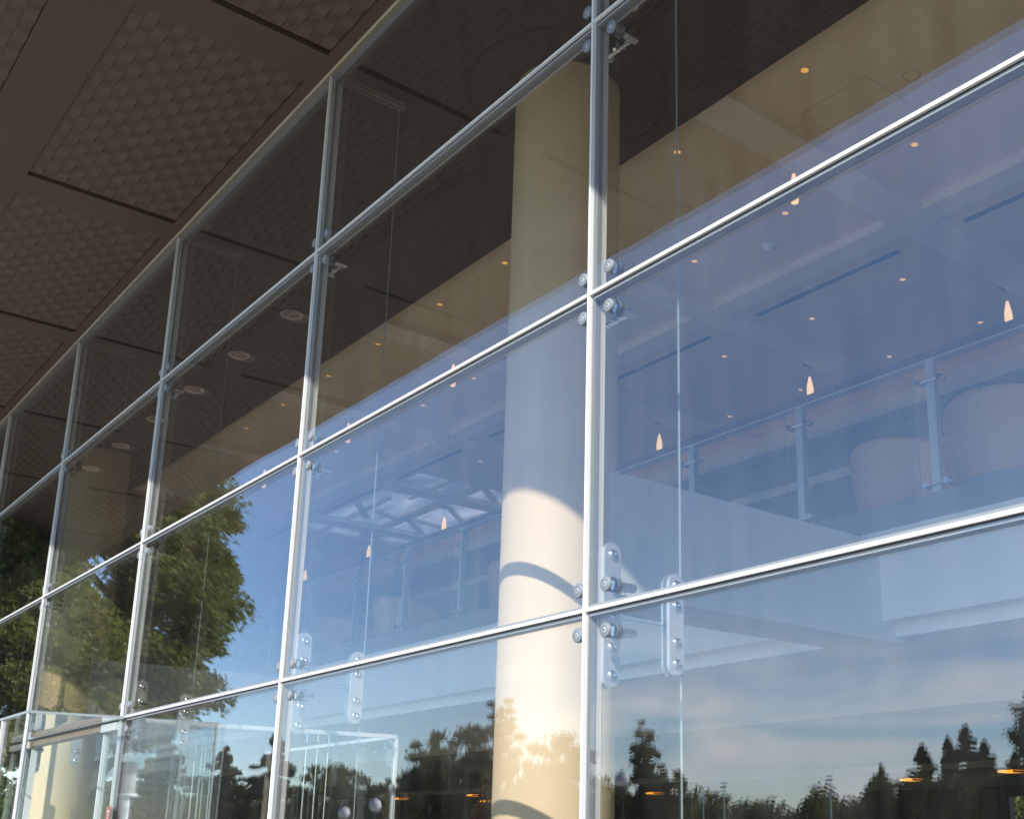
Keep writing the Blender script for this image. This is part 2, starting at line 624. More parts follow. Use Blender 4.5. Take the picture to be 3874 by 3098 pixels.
src = None
for z in (R3, R2, R1):
    for i in range(len(VX) - 1):
        x1, x0 = VX[i], VX[i + 1]
        if src is None:
            src = joint_h(x0, x1, z).build("transom_joint", [M["alu"], M["gasket"], M["black"]], gw, (x0, 0, z))
        else:
            copy_part(src, (x0, 0, z), gw)


def joint_v(x, z0, z1):
    m = MB()
    m.box(x - 0.017, x + 0.017, -0.019, 0.030, z0, z1, 1)
    m.box(x - 0.008, x + 0.008, -0.040, -0.0195, z0, z1, 0)
    m.box(x - 0.011, x + 0.013, 0.0305, 0.068, z0 + 0.05, z1 - 0.05, 0)
    return m


src = None
for x in VX:
    if src is None:
        src = joint_v(x, 0.02, ZS - 0.05).build("mullion_joint", [M["alu"], M["gasket"]], gw, (x, 0, 0.02))
    else:
        copy_part(src, (x, 0, 0.02), gw)

m = MB()
m.box(VX[-1], VX[0], -0.032, 0.032, ZS - 0.052, ZS - 0.002)
m.box(VX[-1], VX[0], -0.042, -0.0325, ZS - 0.020, ZS + 0.004, 1)
m.build("head_channel", [M["headrail"], mat("cream_lip", (0.62, 0.57, 0.47), 0.5)], gw)
MB().box(VX[-1], VX[0], -0.05, 0.05, 0.0045, 0.0385).build("sill_channel", M["alu"], gw)

# glass fins with splice plates, head clamps and point fittings
def fin(x, z0, z1):
    return MB().box(x - 0.008, x + 0.008, 0.074, 0.605, z0, z1, 0, ('x', 1))


def plate(x, y, zc, half, w):
    m = MB()
    n = 10
    poly = []
    r = w / 2
    for i in range(n + 1):
        t = math.pi * i / n
        poly.append((y + r * math.cos(t), zc + half - r + r * math.sin(t)))
    for i in range(n + 1):
        t = math.pi + math.pi * i / n
        poly.append((y + r * math.cos(t), zc - half + r + r * math.sin(t)))
    for s in (1, -1):
        m.prism_x(poly, x + s * 0.0135, x + s * 0.0285)
        m.prism_x([(y + (a - y) * 0.93, zc + (b_ - zc) * 0.985) for a, b_ in poly], x + s * 0.0287, x + s * 0.0315)
    return m


def bolt(x, y, z):
    m = MB()
    m.lathe([(0.026, 0.0), (0.026, 0.006), (0.021, 0.014), (0.012, 0.017), (0.009, 0.017), (0.008, 0.010), (0.0, 0.010)], (x + 0.0318, y, z), 14, 'x')
    return m


def fitting(x, z):
    """four-way point fitting: arms on the fin carrying four bolts through the panes"""
    m = MB()
    for dz in (0.112, -0.112):
        m.tube((x + 0.014, 0.155, z + dz * 0.45), (x + 0.014, 0.115, z + dz), 0.014)
        m.tube((x - 0.062, 0.128, z + dz), (x + 0.152, 0.128, z + dz), 0.012)
        for dx in (-0.035, 0.04, 0.115):
            m.tube((x + dx - 0.012, 0.128, z + dz), (x + dx + 0.012, 0.128, z + dz), 0.0165)
        for dx in (-0.062, 0.152):
            m.tube((x + dx, 0.020, z + dz), (x + dx, 0.150, z + dz), 0.0225, 16)
            m.tube((x + dx, 0.150, z + dz), (x + dx, 0.158, z + dz), 0.0185, 16)
    m.box(x + 0.0135, x + 0.030, 0.125, 0.185, z - 0.075, z + 0.075)
    return m


def disc(x, z):
    m = MB()
    m.lathe([(0.0, -0.0350), (0.015, -0.0350), (0.0165, -0.0338)], (x, 0, z), 20, 'y', 0)
    m.lathe([(0.0165, -0.0338), (0.0172, -0.0325), (0.0182, -0.0325), (0.019, -0.0338)], (x, 0, z), 20, 'y', 2)
    m.lathe([(0.019, -0.0338), (0.033, -0.0338), (0.0365, -0.030), (0.0365, -0.0165)], (x, 0, z), 28, 'y', 1)
    m.lathe([(0.005, -0.0353), (0.0, -0.0353)], (x, 0, z), 6, 'y', 2)
    m.lathe([(0.0365, 0.0165), (0.0365, 0.048), (0.033, 0.052), (0.0, 0.052)], (x, 0, z), 24, 'y', 1)
    return m


src_up = src_lo = src_fit = src_pl = src_cl = None
for x in VX:
    if src_up is None:
        src_up = fin(x, R3 + 0.012, ZS - 0.006).build("glass_fin", [M["fin"], M["edge"]], gw, (x, 0, R3))
        src_lo = fin(x, 0.03, R3 - 0.012).build("glass_fin", [M["fin"], M["edge"]], gw, (x, 0, 0))
        src_cl = MB().box(x - 0.032, x - 0.0135, 0.04, 0.65, ZS - 0.062, ZS - 0.003).box(x + 0.0135, x + 0.032, 0.04, 0.65, ZS - 0.062, ZS - 0.003).build("head_clamp", M["headrail"], gw, (x, 0, ZS))
        src_pl = []
        for y, half, w in ((0.116, 0.365, 0.112), (0.548, 0.268, 0.108)):
            p = plate(x, y, R3, half, w).build("splice_plate", M["satin"], gw, (x, y, R3))
            for dz in (half - 0.062, half - 0.20 if half > 0.3 else half - 0.172, -(half - 0.20 if half > 0.3 else half - 0.172), -(half - 0.062)):
                bolt(x, y, R3 + dz).build("bolt", M["steel"], p, (0, 0, dz))
            src_pl.append(p)
    else:
        copy_part(src_up, (x, 0, R3), gw)
        copy_part(src_lo, (x, 0, 0), gw)
        copy_part(src_cl, (x, 0, ZS), gw)
        for p in src_pl:
            copy_part(p, (x, p.location.y, R3), gw)
    for z in (R3, R2, R1):
        if src_fit is None:
            src_fit = fitting(x, z).build("point_fitting", M["steel"], gw, (x, 0, z))
            for dx in (-0.062, 0.152):
                for dz in (0.112, -0.112):
                    disc(x + dx, z + dz).build("disc", [M["bolt"], M["disc"], M["black"]], src_fit, (dx, 0, dz))
        else:
            copy_part(src_fit, (x, 0, z), gw)

# ------------------------------------------------------------------ interior ceiling
ceil = thing("ceiling", "pale coffered ceiling of the upper floor with a dark strip along the glass", "ceiling", (0, 0, ZS))
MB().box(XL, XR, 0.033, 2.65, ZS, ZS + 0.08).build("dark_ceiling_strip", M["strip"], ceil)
b = MB()
beamx = [(1.0, 1.40), (-1.99, -1.58), (-4.95, -4.58), (-7.92, -7.52), (-10.88, -10.50), (-13.85, -13.47), (-16.82, -16.44), (-19.8, -19.4), (-22.8, -22.4), (3.97, 4.37), (6.94, 7.34), (9.9, 10.3)]
LX0, LX1, LY0, LY1 = -17.7, -12.82, 6.25, 9.0  # ceiling opening added for the reflected-sun stand-in
b.box(XL, XR, 2.654, LY0, ZC, ZC + 0.05)
b.box(XL, XR, LY1, 9.4, ZC, ZC + 0.05)
b.box(XL, LX0, LY0, LY1, ZC, ZC + 0.05)
b.box(LX1, XR, LY0, LY1, ZC, ZC + 0.05)
b.build("coffer_board", M["ceil"], ceil)
b = MB()
for x0, x1 in beamx:
    b.box(x0, x1, 2.66, 5.42, ZS - 0.001, ZC - 0.001)
    b.box(x0, x1, 5.72, 9.3, ZS - 0.001, ZC - 0.001)
b.box(XL, XR, 5.424, 5.716, ZS - 0.004, ZC - 0.001)
b.build("ceiling_beam", mat("beam_paint", (0.88, 0.78, 0.62), 0.8, var=0.02), ceil)
MB().box(LX0 - 0.05, LX1 + 0.05, LY0 - 0.05, LY1 + 0.05, ZC + 0.055, ZC + 0.06).build("sunpatch_standin", M["sunpatch_standin"], ceil)  # added panel, no real skylight here; stands in for reflected sun
m = MB()
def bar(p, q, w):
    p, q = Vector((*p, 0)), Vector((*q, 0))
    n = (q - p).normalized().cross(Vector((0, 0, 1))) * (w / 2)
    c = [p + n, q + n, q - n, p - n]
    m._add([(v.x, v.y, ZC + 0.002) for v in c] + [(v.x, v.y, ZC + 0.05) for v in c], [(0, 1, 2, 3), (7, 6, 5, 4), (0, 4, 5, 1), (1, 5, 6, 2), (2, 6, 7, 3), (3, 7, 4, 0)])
for p, q, w in SUNPATCH_BARS:
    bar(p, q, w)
m.build("sunpatch_standin_bar", M["ceil"], ceil)  # added bars imitating dark lines in the reflected sun
# air slots, access hatches and cover plates
bs = sorted([x for x, _ in beamx], reverse=True)
src = None
for k in range(-2, 7):
    xa = -4.48 - 2.965 * k
    if src is None:
        src = MB().box(xa, xa + 2.13, 6.065, 6.145, ZC - 0.004, ZC - 0.0005).build("air_slot", M["dark"], ceil, (xa, 6.1, ZC - ZS))
    else:
        copy_part(src, (xa, 6.1, ZC - ZS), ceil)
MB().box(-6.37, -4.07, 1.565, 1.66, ZS - 0.004, ZS - 0.0005).build("air_slot", M["dark"], ceil)
MB().box(-13.4, -11.1, 1.565, 1.66, ZS - 0.004, ZS - 0.0005).build("air_slot", M["dark"], ceil)
grey_line = mat("hatch_line", (0.56, 0.47, 0.35), 0.8)
src = None
for hx, hy in ((-1.42, 3.43), (-3.78, 6.44), (-7.2, 6.44), (-10.3, 3.43)):
    if src is None:
        m = MB()
        t, w = 0.006, 0.72
        for x0, x1, y0, y1 in ((0, w, 0, t), (0, w, w - t, w), (0, t, t, w - t), (w - t, w, t, w - t)):
            m.box(hx + x0, hx + x1, hy + y0, hy + y1, ZC - 0.003, ZC - 0.0005)
        src = m.build("access_hatch", grey_line, ceil, (hx, hy, ZC - ZS))
    else:
        copy_part(src, (hx, hy, ZC - ZS), ceil)
src = None
for hx, hy in ((-0.452, 3.73), (-3.268, 3.74), (-6.2, 3.74), (-9.1, 3.74)):
    if src is None:
        src = MB().lathe([(0.062, -0.0005), (0.066, -0.006), (0.072, -0.006), (0.076, -0.0005)], (hx, hy, ZC), 28).build("cover_plate", grey_line, ceil, (hx, hy, ZC - ZS))
    else:
        copy_part(src, (hx, hy, ZC - ZS), ceil)

# groove round the columns in the dark strip
for cx in (-2.46, -15.2):
    MB().lathe([(0.838, -0.0005), (0.838, -0.003), (0.85, -0.003), (0.85, -0.0005)], (cx, 1.63, ZS), 64).build("ceiling_groove", M["dark"], ceil)

# recessed downlights
def downlight(x, y, z, r=0.033):
    t = thing("downlight", "", "downlight", (x, y, z))
    MB().lathe([(r, -0.003), (r * 1.15, -0.007), (r * 1.45, -0.006), (r * 1.5, -0.0005)], (x, y, z), 20).build("trim_ring", M["ceil"], t)
    MB().lathe([(0.0, -0.0012), (r, -0.003)], (x, y, z), 20).build("lens", M["lamp_warm"], t)
    return t


ORD = ["first", "second", "third", "fourth", "fifth", "sixth", "seventh", "eighth", "ninth", "tenth", "eleventh", "twelfth", "thirteenth"]
d0 = None
xrow = [-1.0, -2.577, -4.0, -5.43, -6.81, -8.34, -9.76, -11.23, -12.58, -14.09, -15.5]
rows_d = [
    (3.0, "beside the dark ceiling strip", [-1.0, -2.577, -5.43, -6.81, -8.34, -9.76, -11.23, -12.58, -14.09]),
    (4.575, "in front of the cross beam", [-1.035, -2.644, -4.0, -8.498, -9.883, -12.7]),
    (6.68, "just behind the cross beam", [-2.733, -4.105, -5.643, -11.553]),
    (8.345, "deepest in the ceiling by the cove", [-2.789, -4.188, -5.76, -7.196]),
]
for y, where, xs in rows_d:
    for k, x in enumerate(xs):
        lab = "glowing downlight, %s from the right, row %s" % (ORD[k], where)
        if d0 is None:
            d0 = downlight(x, y, ZC)
            d0["label"] = lab
            d0["group"] = "downlights in the upper ceiling"
        else:
            copy_thing(d0, (x, y, ZC), lab)

# pendant lamps
def pendant(x, y):
    t = thing("pendant_lamp", "", "pendant lamp", (x, y, ZC), "bottle shaped pendant lamps")
    MB().lathe([(0.0, -0.03), (0.07, -0.03), (0.085, -0.012), (0.085, -0.0005)], (x, y, ZC), 20).build("canopy", M["black"], t)
    MB().tube((x, y, ZC - 0.03), (x, y, ZC - 0.21), 0.006, 8).build("stem", M["satin"], t)
    MB().lathe([(0.010, -0.205), (0.017, -0.212), (0.022, -0.245), (0.033, -0.29), (0.043, -0.345), (0.0465, -0.39), (0.045, -0.435), (0.040, -0.475), (0.034, -0.51), (0.028, -0.51), (0.0, -0.495)], (x, y, ZC), 20).build("shade", M["shade"], t)
    return t


p0 = None
for y, where, xs in ((3.85, "row nearest the glass", [-1.89, -4.87, -7.848, -10.79, -13.83]), (7.70, "row behind the balustrade", [-2.03, -5.04, -8.09, -11.1, -14.37, -17.41, -20.5])):
    for k, x in enumerate(xs):
        lab = "lit bottle shaped pendant lamp, %s from the right in the %s" % (ORD[k], where)
        if p0 is None:
            p0 = pendant(x, y)
            p0["label"] = lab
        else:
            copy_thing(p0, (x, y, ZC), lab)

sd = tag(MB().lathe([(0.0, -0.065), (0.035, -0.062), (0.05, -0.045), (0.055, -0.03), (0.075, -0.022), (0.08, -0.0005)], (-3.224, 4.95, ZC), 24).build("smoke_detector", M["white"]), "white smoke detector on the pale ceiling near the windows", "smoke detector")

# ------------------------------------------------------------------ columns
def column(x, label):
    t = thing("column", label, "column", (x, 1.63, 0.0))
    MB().lathe([(0.44, 0.006), (0.44, ZS - 0.0005)], (x, 1.63, 0), 96).build("shaft", M["column"], t)
    return t


column(-2.46, "thick cream round column behind the glass, sunlit below a curved shadow edge")
column(-15.2, "far cream column by the entrance, its sunlit foot showing through mirrored leaves")

# ------------------------------------------------------------------ upper floor
mez = thing("mezzanine", "white edged upper floor with deep beams running out to the round columns", "upper floor", (0, 0, ZM))
MB().box(XL, XR, 5.05, 9.6, 4.40, ZM).build("floor_slab", M["floor"], mez)
m = MB()
m.box(XL, XR, 5.05, 5.24, 3.55, 4.3995)
m.box(XL, XR, 5.242, 6.50, 3.42, 3.62)
m.build("edge_fascia", M["beam"], mez)
for cx in (-2.46, -15.2):
    MB().box(cx - 0.22, cx + 0.41, 1.72, 5.44, 3.368, 4.31).build("beam", M["beam_shaded"], mez)

# balustrade
bal = thing("balustrade", "glass balustrade with flat steel posts and a dark handrail along the upper floor", "balustrade", (0, YB, ZM))
MB().box(XL + 20, XR, YB - 0.045, YB + 0.045, 5.955, 6.04).build("handrail", M["wood"], bal)
MB().box(XL + 20, XR, YB - 0.05, YB + 0.05, 5.94, 5.9545).build("handrail_underside", M["satin"], bal)


def clamp(x, z):
    m = MB()
    m.tube((x - 0.10, YB - 0.055, z), (x + 0.13, YB - 0.055, z), 0.013, 10)
    for dx in (-0.10, 0.13):
        m.tube((x + dx, YB - 0.085, z), (x + dx, YB + 0.005, z), 0.030, 16)
    return m


post0 = None
for k in range(-5, 14):
    x = -1.444 - 1.62 * k
    if post0 is None:
        post0 = MB().box(x - 0.012, x + 0.075, YB - 0.035, YB + 0.035, 4.55, 5.94).build("post", mat("post_steel", (0.50, 0.56, 0.60), 0.3, metal=0.4), bal, (x, 0, 0))
        for z in (5.738, 4.735):
            clamp(x + 0.03, z).build("clamp", M["steel"], post0, (0.03, 0, z - ZM))
        pane0 = MB().box(x + 0.10, x + 1.50, YB - 0.062, YB - 0.050, 4.42, 5.88, 0, ('y', 1)).build("glass_panel", [M["bal_glass"], M["edge"]], bal, (x, 0, 0))
    else:
        copy_part(post0, (x, 0, 0), bal)
        copy_part(pane0, (x, 0, 0), bal)

# rear of the upper floor
rear = thing("cove_wall", "rear wall of the upper floor with a ledge glowing orange from hidden cove light", "wall", (0, 9.0, ZM))
MB().box(XL, XR, 9.404, 9.55, ZM, ZC + 0.04).build("wall_face", M["wall"], rear)
m = MB()
m.box(XL, XR, 9.0, 9.40, 7.35, 7.40)
m.box(XL, XR, 9.0, 9.04, 7.4005, 7.46)
m.build("ledge", M["beam"], rear)
MB().box(XL, XR, 9.34, 9.403, 7.4005, ZC - 0.001).build("cove_back", M["beam"], rear)
MB().box(-24, XR, 9.09, 9.12, 7.401, 7.425).build("cove_light", M["cove"], rear)
MB().box(XL, XR, 9.36, 9.4035, 6.76, 6.90).build("rail_board", M["beam"], rear)

# armchairs, seen from behind
def armchair(x, y, label, rz):
    t = thing("armchair", label, "armchair", (0, 0, 0), "tub armchairs behind the balustrade")
    ro, ri, n = 0.64, 0.54, 40
    a0, a1 = math.radians(-140), math.radians(140)
    vs, fs = [], []
    for i in range(n + 1):
        ph = a0 + (a1 - a0) * i / n
        k = math.cos(ph / 140 * 90 * 180 / 180) if False else max(0.0, math.cos(ph * 90 / 140))
        h = 0.52 + 0.32 * k ** 0.75
        d = (math.sin(ph), -math.cos(ph))
        for rr, z in ((ro * 0.86, 0.09), (ro * 0.97, h * 0.55), (ro, h - 0.05), (ro - 0.03, h), (ri + 0.03, h), (ri, h - 0.05), (ri * 0.9, 0.09)):
            vs.append((rr * d[0], rr * d[1], z))
    q = 7
    for i in range(n):
        for j in range(q - 1):
            fs.append((i * q + j, (i + 1) * q + j, (i + 1) * q + j + 1, i * q + j + 1))
    m = MB()
    m._add(vs, fs, 0, True)
    m._add(vs[:q], [tuple(range(q))], 0)
    m._add(vs[-q:], [tuple(reversed(range(q)))], 0)
    m.build("backrest", M["orange"], t)
    MB().lathe([(0.0, 0.46), (0.44, 0.46), (0.49, 0.42), (0.49, 0.10), (0.0, 0.10)], (0, 0, 0), 32).build("seat", M["orange"], t)
    MB().lathe([(0.0, 0.135), (0.565, 0.135), (0.565, 0.0), (0.0, 0.0)], (0, 0, 0), 40).build("plinth", M["plinth"], t)
    t.location = (x, y, ZM + 0.001)
    t.rotation_euler = (0, 0, rz)
    return t


c0 = armchair(-2.30, 6.02, "orange tub armchair seen from behind between the two right balustrade posts", math.radians(-28))
c1 = copy_thing(c0, (-1.02, 5.98, ZM + 0.001), "orange tub armchair nearest the right edge, beyond the last balustrade post", math.radians(-20))
c1.scale = (1.12, 1.12, 1.15)
copy_thing(c0, (-9.15, 6.1, ZM + 0.001), "orange tub armchair just left of the round column behind the balustrade", math.radians(-28))
copy_thing(c0, (-12.6, 6.1, ZM + 0.001), "faint orange tub armchair behind the balustrade, left of the second glass joint", math.radians(-28))
copy_thing(c0, (-14.9, 6.1, ZM + 0.001), "leftmost faint orange tub armchair behind the balustrade", math.radians(-28))

# ------------------------------------------------------------------ lower ceilings and rear
low = thing("lower_ceiling", "stepped white ceiling bands of the ground floor hall", "ceiling", (0, 5, 3.4))
m = MB()
m.box(XL, XR, 6.504, 9.6, 4.0, 4.3995)
m.box(XL, XR, 9.604, 9.8, 3.30, 4.3995)
m.box(XL, XR, 9.804, 20.0, 3.304, 3.5)
m.box(XL, XR, 20.004, 20.2, 3.15, 3.5)
m.box(XL, XR, 20.204, 30.0, 3.154, 3.5)
m.build("ceiling_band", M["beam"], low)
MB().box(XL, XR, 12.0, 30.3, 3.52, 7.9).build("upper_block", M["rear"], low)
rw = thing("rear_wall", "dark rear wall of the ground floor hall with a window onto bright leaves", "wall", (0, 30, 0))
wx0, wx1, wz0, wz1 = -16.25, -12.0, 0.6, 2.9
m = MB()
m.box(XL, wx0, 29.9, 30.2, 0.005, 3.153)
m.box(wx1, XR, 29.9, 30.2, 0.005, 3.153)
m.box(wx0, wx1, 29.9, 30.2, 0.005, wz0)
m.box(wx0, wx1, 29.9, 30.2, wz1, 3.153)
m.build("wall_face", M["rear"], rw)
m = MB()
for x0, x1, z0, z1 in ((wx0, wx1, wz0, wz0 + 0.06), (wx0, wx1, wz1 - 0.06, wz1), (wx0, wx0 + 0.06, wz0 + 0.06, wz1 - 0.06), (wx1 - 0.06, wx1, wz0 + 0.06, wz1 - 0.06)):
    m.box(x0, x1, 29.86, 29.9, z0, z1)
m.build("window_frame", M["black"], rw)
m = MB()
m.box(XR, XR + 0.2, 0.1, 30.2, 0.0, ZC)
m.build("end_wall", M["wall"], rw)
m = MB()
m.box(XL - 0.2, XL, 0.1, 30.2, 0.0, ZC)
m.build("end_wall", M["wall"], rw)
# a brown wall closes the upper floor at its far left end
tag(MB().box(XL, -17.1, 2.66, 2.86, ZM, ZS - 0.001).build("side_wall", M["soffit"]), "dark brown wall at the far left end of the upper floor", "wall")

l0 = None
for k, (x, y, z) in enumerate(((-6.9, 11.1, 3.3), (-9.2, 11.1, 3.3), (-4.8, 11.2, 3.3))):
    lab = ["small glowing downlight in the lower ceiling, middle of three under the upper floor", "small glowing downlight in the lower ceiling, leftmost of three under the upper floor", "small glowing downlight in the lower ceiling, rightmost of three under the upper floor"][k]
    copy_thing(d0, (x, y, z + 0.003), lab)
y0_ = None
spots = [(-11.0, 21.65, 3.15, "yellow lit strip light low at the right edge of the glass"),
         (-15.2, 23.4, 3.15, "yellow lit strip light among the mirrored firs near the right edge"),
         (-27.6, 24.9, 3.15, "yellow lit strip light just right of the cream column"),
         (-33.8, 21.2, 3.15, "yellow lit strip light beside the red hanging net, upper of the pair"),
         (-40.1, 25.9, 3.15, "yellow lit strip light beside the red hanging net, lower of the pair"),
         (-39.4, 21.2, 3.15, "yellow lit strip light at the far left of the dark hall")]
for x, y, z, lab in spots:
    if y0_ is None:
        y0_ = thing("strip_light", lab, "strip light", (x, y, z), "yellow strip lights in the dark hall")
        MB().box(x - 0.20, x + 0.20, y - 0.26, y + 0.26, z - 0.05, z - 0.004).build("lens", M["lamp_yellow"], y0_)
        m = MB()
        m.box(x - 0.22, x - 0.201, y - 0.27, y + 0.27, z - 0.052, z - 0.003)
        m.box(x + 0.201, x + 0.22, y - 0.27, y + 0.27, z - 0.052, z - 0.003)
        m.build("end_cap", M["white"], y0_)
    else:
        copy_thing(y0_, (x, y, z), lab)

# red hanging net sculpture
rn = thing("net_sculpture", "red net cone hanging by its white tip left of the round column", "sculpture", (-12.9, 8.0, 1.3))
top = Vector((-12.85, 8.0, 3.0))
m = MB()
for i in range(16):
    t = 2 * math.pi * i / 16
    e = Vector((-13.0 + 0.62 * math.cos(t), 8.0 + 0.62 * math.sin(t), 1.2))
    p = top
    for k in range(1, 9):
        f = k / 8
        q = top.lerp(e, f) + Vector((0, 0, -0.18 * math.sin(math.pi * f)))
        m.tube(p, q, 0.012, 5, cap=False)
        p = q
for k in range(1, 9):
    f = k / 8
    c = top.lerp(Vector((-13.0, 8.0, 1.2)), f)
    r = 0.62 * f
    z = c.z - 0.18 * math.sin(math.pi * f)
    for i in range(16):
        a, d = 2 * math.pi * i / 16, 2 * math.pi * (i + 1) / 16
        m.tube((c.x + r * math.cos(a), c.y + r * math.sin(a), z), (c.x + r * math.cos(d), c.y + r * math.sin(d), z), 0.009, 5, cap=False)
m.build("net", M["red"], rn)
m = MB()
for dx in (-0.05, 0.0, 0.05):
    m.tube(top + Vector((0.02 + dx, 0, -0.12)), top + Vector((dx * 2.2, 0, 0.16)), 0.02, 6, 0.004)
m.tube(top, (top.x, top.y, 3.42 + 0.58), 0.004, 5)
m.build("white_tip", M["white"], rn)

# ------------------------------------------------------------------ entrance vestibule
ve = thing("entrance_vestibule", "glass entrance porch with green glass edges and bronze header at the lower left", "vestibule", (-8.9, 0, 0))
def gbox(m, x0, x1, y0, y1, z0, z1, ax):
    return m.box(x0, x1, y0, y1, z0, z1, 0, (ax, 1))


GM = [M["bal_glass"], M["edge"]]
XV0, XV1, YV = -11.3, -6.86, -0.84
gbox(MB(), XV1 - 0.012, XV1, YV + 0.014, -0.05, 0.02, R3 - 0.02, 'x').build("side_pane", GM, ve)
gbox(MB(), XV0, XV0 + 0.012, YV + 0.014, -0.05, 0.02, R3 - 0.02, 'x').build("side_pane", GM, ve)
gbox(MB(), XV0, -10.3, YV, YV + 0.012, 0.02, R3 - 0.02, 'y').build("front_pane", GM, ve)
gbox(MB(), -7.75, XV1, YV, YV + 0.012, 0.02, R3 - 0.02, 'y').build("front_pane", GM, ve)
gbox(MB(), -10.28, -7.77, YV, YV + 0.012, 2.30, R3 - 0.02, 'y').build("front_pane", GM, ve)
gbox(MB(), XV0 - 0.02, XV1 + 0.02, YV - 0.02, -0.047, R3 - 0.018, R3 + 0.004, 'z').build("roof_pane", GM, ve)
for x in (XV1 - 0.006, -7.76, -10.29, XV0 + 0.006):
    MB().box(x - 0.011, x + 0.011, YV - 0.019, YV - 0.001, 0.02, R3 - 0.022).build("corner_strip", M["alu"], ve)
MB().box(-10.06, -7.50, -0.06, 0.05, R3 - 0.095, R3 - 0.045).build("header", M["bronze"], ve)
m = MB()
for x0, x1 in ((-7.49, -7.03), (-10.98, -10.07)):
    m.box(x0, x1, -0.058, 0.05, R3 - 0.105, R3 - 0.036)
m.build("header_cap", M["alu"], ve)
m = MB()
for x in (-7.47, -10.06, -10.97):
    m.box(x - 0.014, x + 0.014, -0.03, 0.03, 0.02, R3 - 0.12)
m.build("door_post", M["alu"], ve)
gbox(MB(), -7.44, -7.05, -0.006, 0.006, 0.03, R3 - 0.12, 'y').build("side_light", GM, ve)
gbox(MB(), -10.94, -10.10, -0.006, 0.006, 0.03, R3 - 0.12, 'y').build("side_light", GM, ve)
MB().box(-8.6, -7.12, 0.10, 0.72, R3 - 0.03, R3 - 0.012).build("roof_board", M["greypanel"], ve)
# inner lobby
gbox(MB(), -7.426, -7.414, 0.12, 3.05, 0.02, R3, 'x').build("lobby_pane", GM, ve)
gbox(MB(), -10.9, -7.44, 3.055, 3.067, 0.02, R3, 'y').build("lobby_pane", GM, ve)
m = MB()
m.box(-7.445, -7.395, 0.08, 3.09, R3 + 0.001, R3 + 0.045)
m.box(-7.445, -7.395, 3.068, 3.10, 0.01, R3)
m.box(-7.445, -7.395, 0.62, 0.66, 0.01, R3)
m.box(-10.9, -7.446, 3.04, 3.085, R3 + 0.001, R3 + 0.04)
m.build("lobby_frame", M["alu"], ve)
src = None
for y, x, zt in ((1.99, -7.36, 2.53), (2.115, -7.36, 2.55), (2.24, -7.36, 2.51), (1.20, -8.40, 2.41), (1.27, -8.40, 2.25), (1.31, -8.40, 2.25), (1.385, -8.40, 2.32)):
    MB().tube((x, y, 0.55), (x, y, zt), 0.0125, 12).tube((x, y, zt + 0.06), (x, y, 2.69), 0.009, 10).build("pull_handle", M["steel"], ve)
m = MB()
for (x, y, z) in ((-7.40, 2.72, 2.58), (-7.40, 2.85, 2.55), (-7.40, 2.98, 2.60), (-7.40, 2.60, 2.60), (-7.40, 1.45, 2.40), (-7.40, 1.05, 2.52), (-7.40, 0.95, 2.2), (-7.40, 1.62, 2.25)):
    m.tube((x - 0.03, y, z), (x + 0.035, y, z), 0.032, 14)
    m.tube((x + 0.02, y - 0.07, z), (x + 0.02, y + 0.07, z), 0.008, 8)
m.build("patch_fitting", M["steel"], ve)
m = MB()
m.box(-7.04, -6.985 + 0.06, -0.052, -0.048, 1.74, 1.90, 0)
m.box(-6.985, -6.972, -0.054, -0.0525, 1.77, 1.86, 1)
m.box(-7.005, -6.953, -0.054, -0.0525, 1.845, 1.868, 1)
tag(m.build("fire_sign", [M["redsign"], M["white"]]), "small red fire sign with a white mark on the entrance frame", "sign")

# ------------------------------------------------------------------ planting and lamps mirrored in the glass
def ext(az, L):
    a = math.radians(az)
    return 4.33 - L * math.cos(a), 3.417 - L * math.sin(a)


def top_z(el, L):
    return 1.643 + L * math.tan(math.radians(el))


def quads(name, cen, size, matl, parent, off, up_bias=0.0, elong=1.3):
    n = len(cen)
    d = nrng.normal(size=(n, 3))
    d /= np.linalg.norm(d, axis=1)[:, None] + 1e-9
    e = nrng.normal(size=(n, 3))
    e = np.cross(d, e)
    e /= np.linalg.norm(e, axis=1)[:, None] + 1e-9
    s = (size * nrng.uniform(0.6, 1.35, n))[:, None]
    a, b2 = d * s * elong * 0.5, e * s * 0.5
    v = np.empty((n, 4, 3))
    v[:, 0], v[:, 1], v[:, 2], v[:, 3] = cen - a, cen + b2 * 0.9, cen + a, cen - b2 * 0.9
    v -= np.array(off)
    me = bpy.data.meshes.new(name)
    me.vertices.add(n * 4)
    me.vertices.foreach_set("co", v.reshape(-1).astype(np.float32))
    me.loops.add(n * 4)
    me.loops.foreach_set("vertex_index", np.arange(n * 4, dtype=np.int32))
    me.polygons.add(n)
    me.polygons.foreach_set("loop_start", np.arange(0, n * 4, 4, dtype=np.int32))
    me.polygons.foreach_set("loop_total", np.full(n, 4, dtype=np.int32))
    me.update(calc_edges=True)
    me.validate()
    me.materials.append(matl)
    o = bpy.data.objects.new(name, me)
    COL.objects.link(o)
    o.parent = parent
    return o


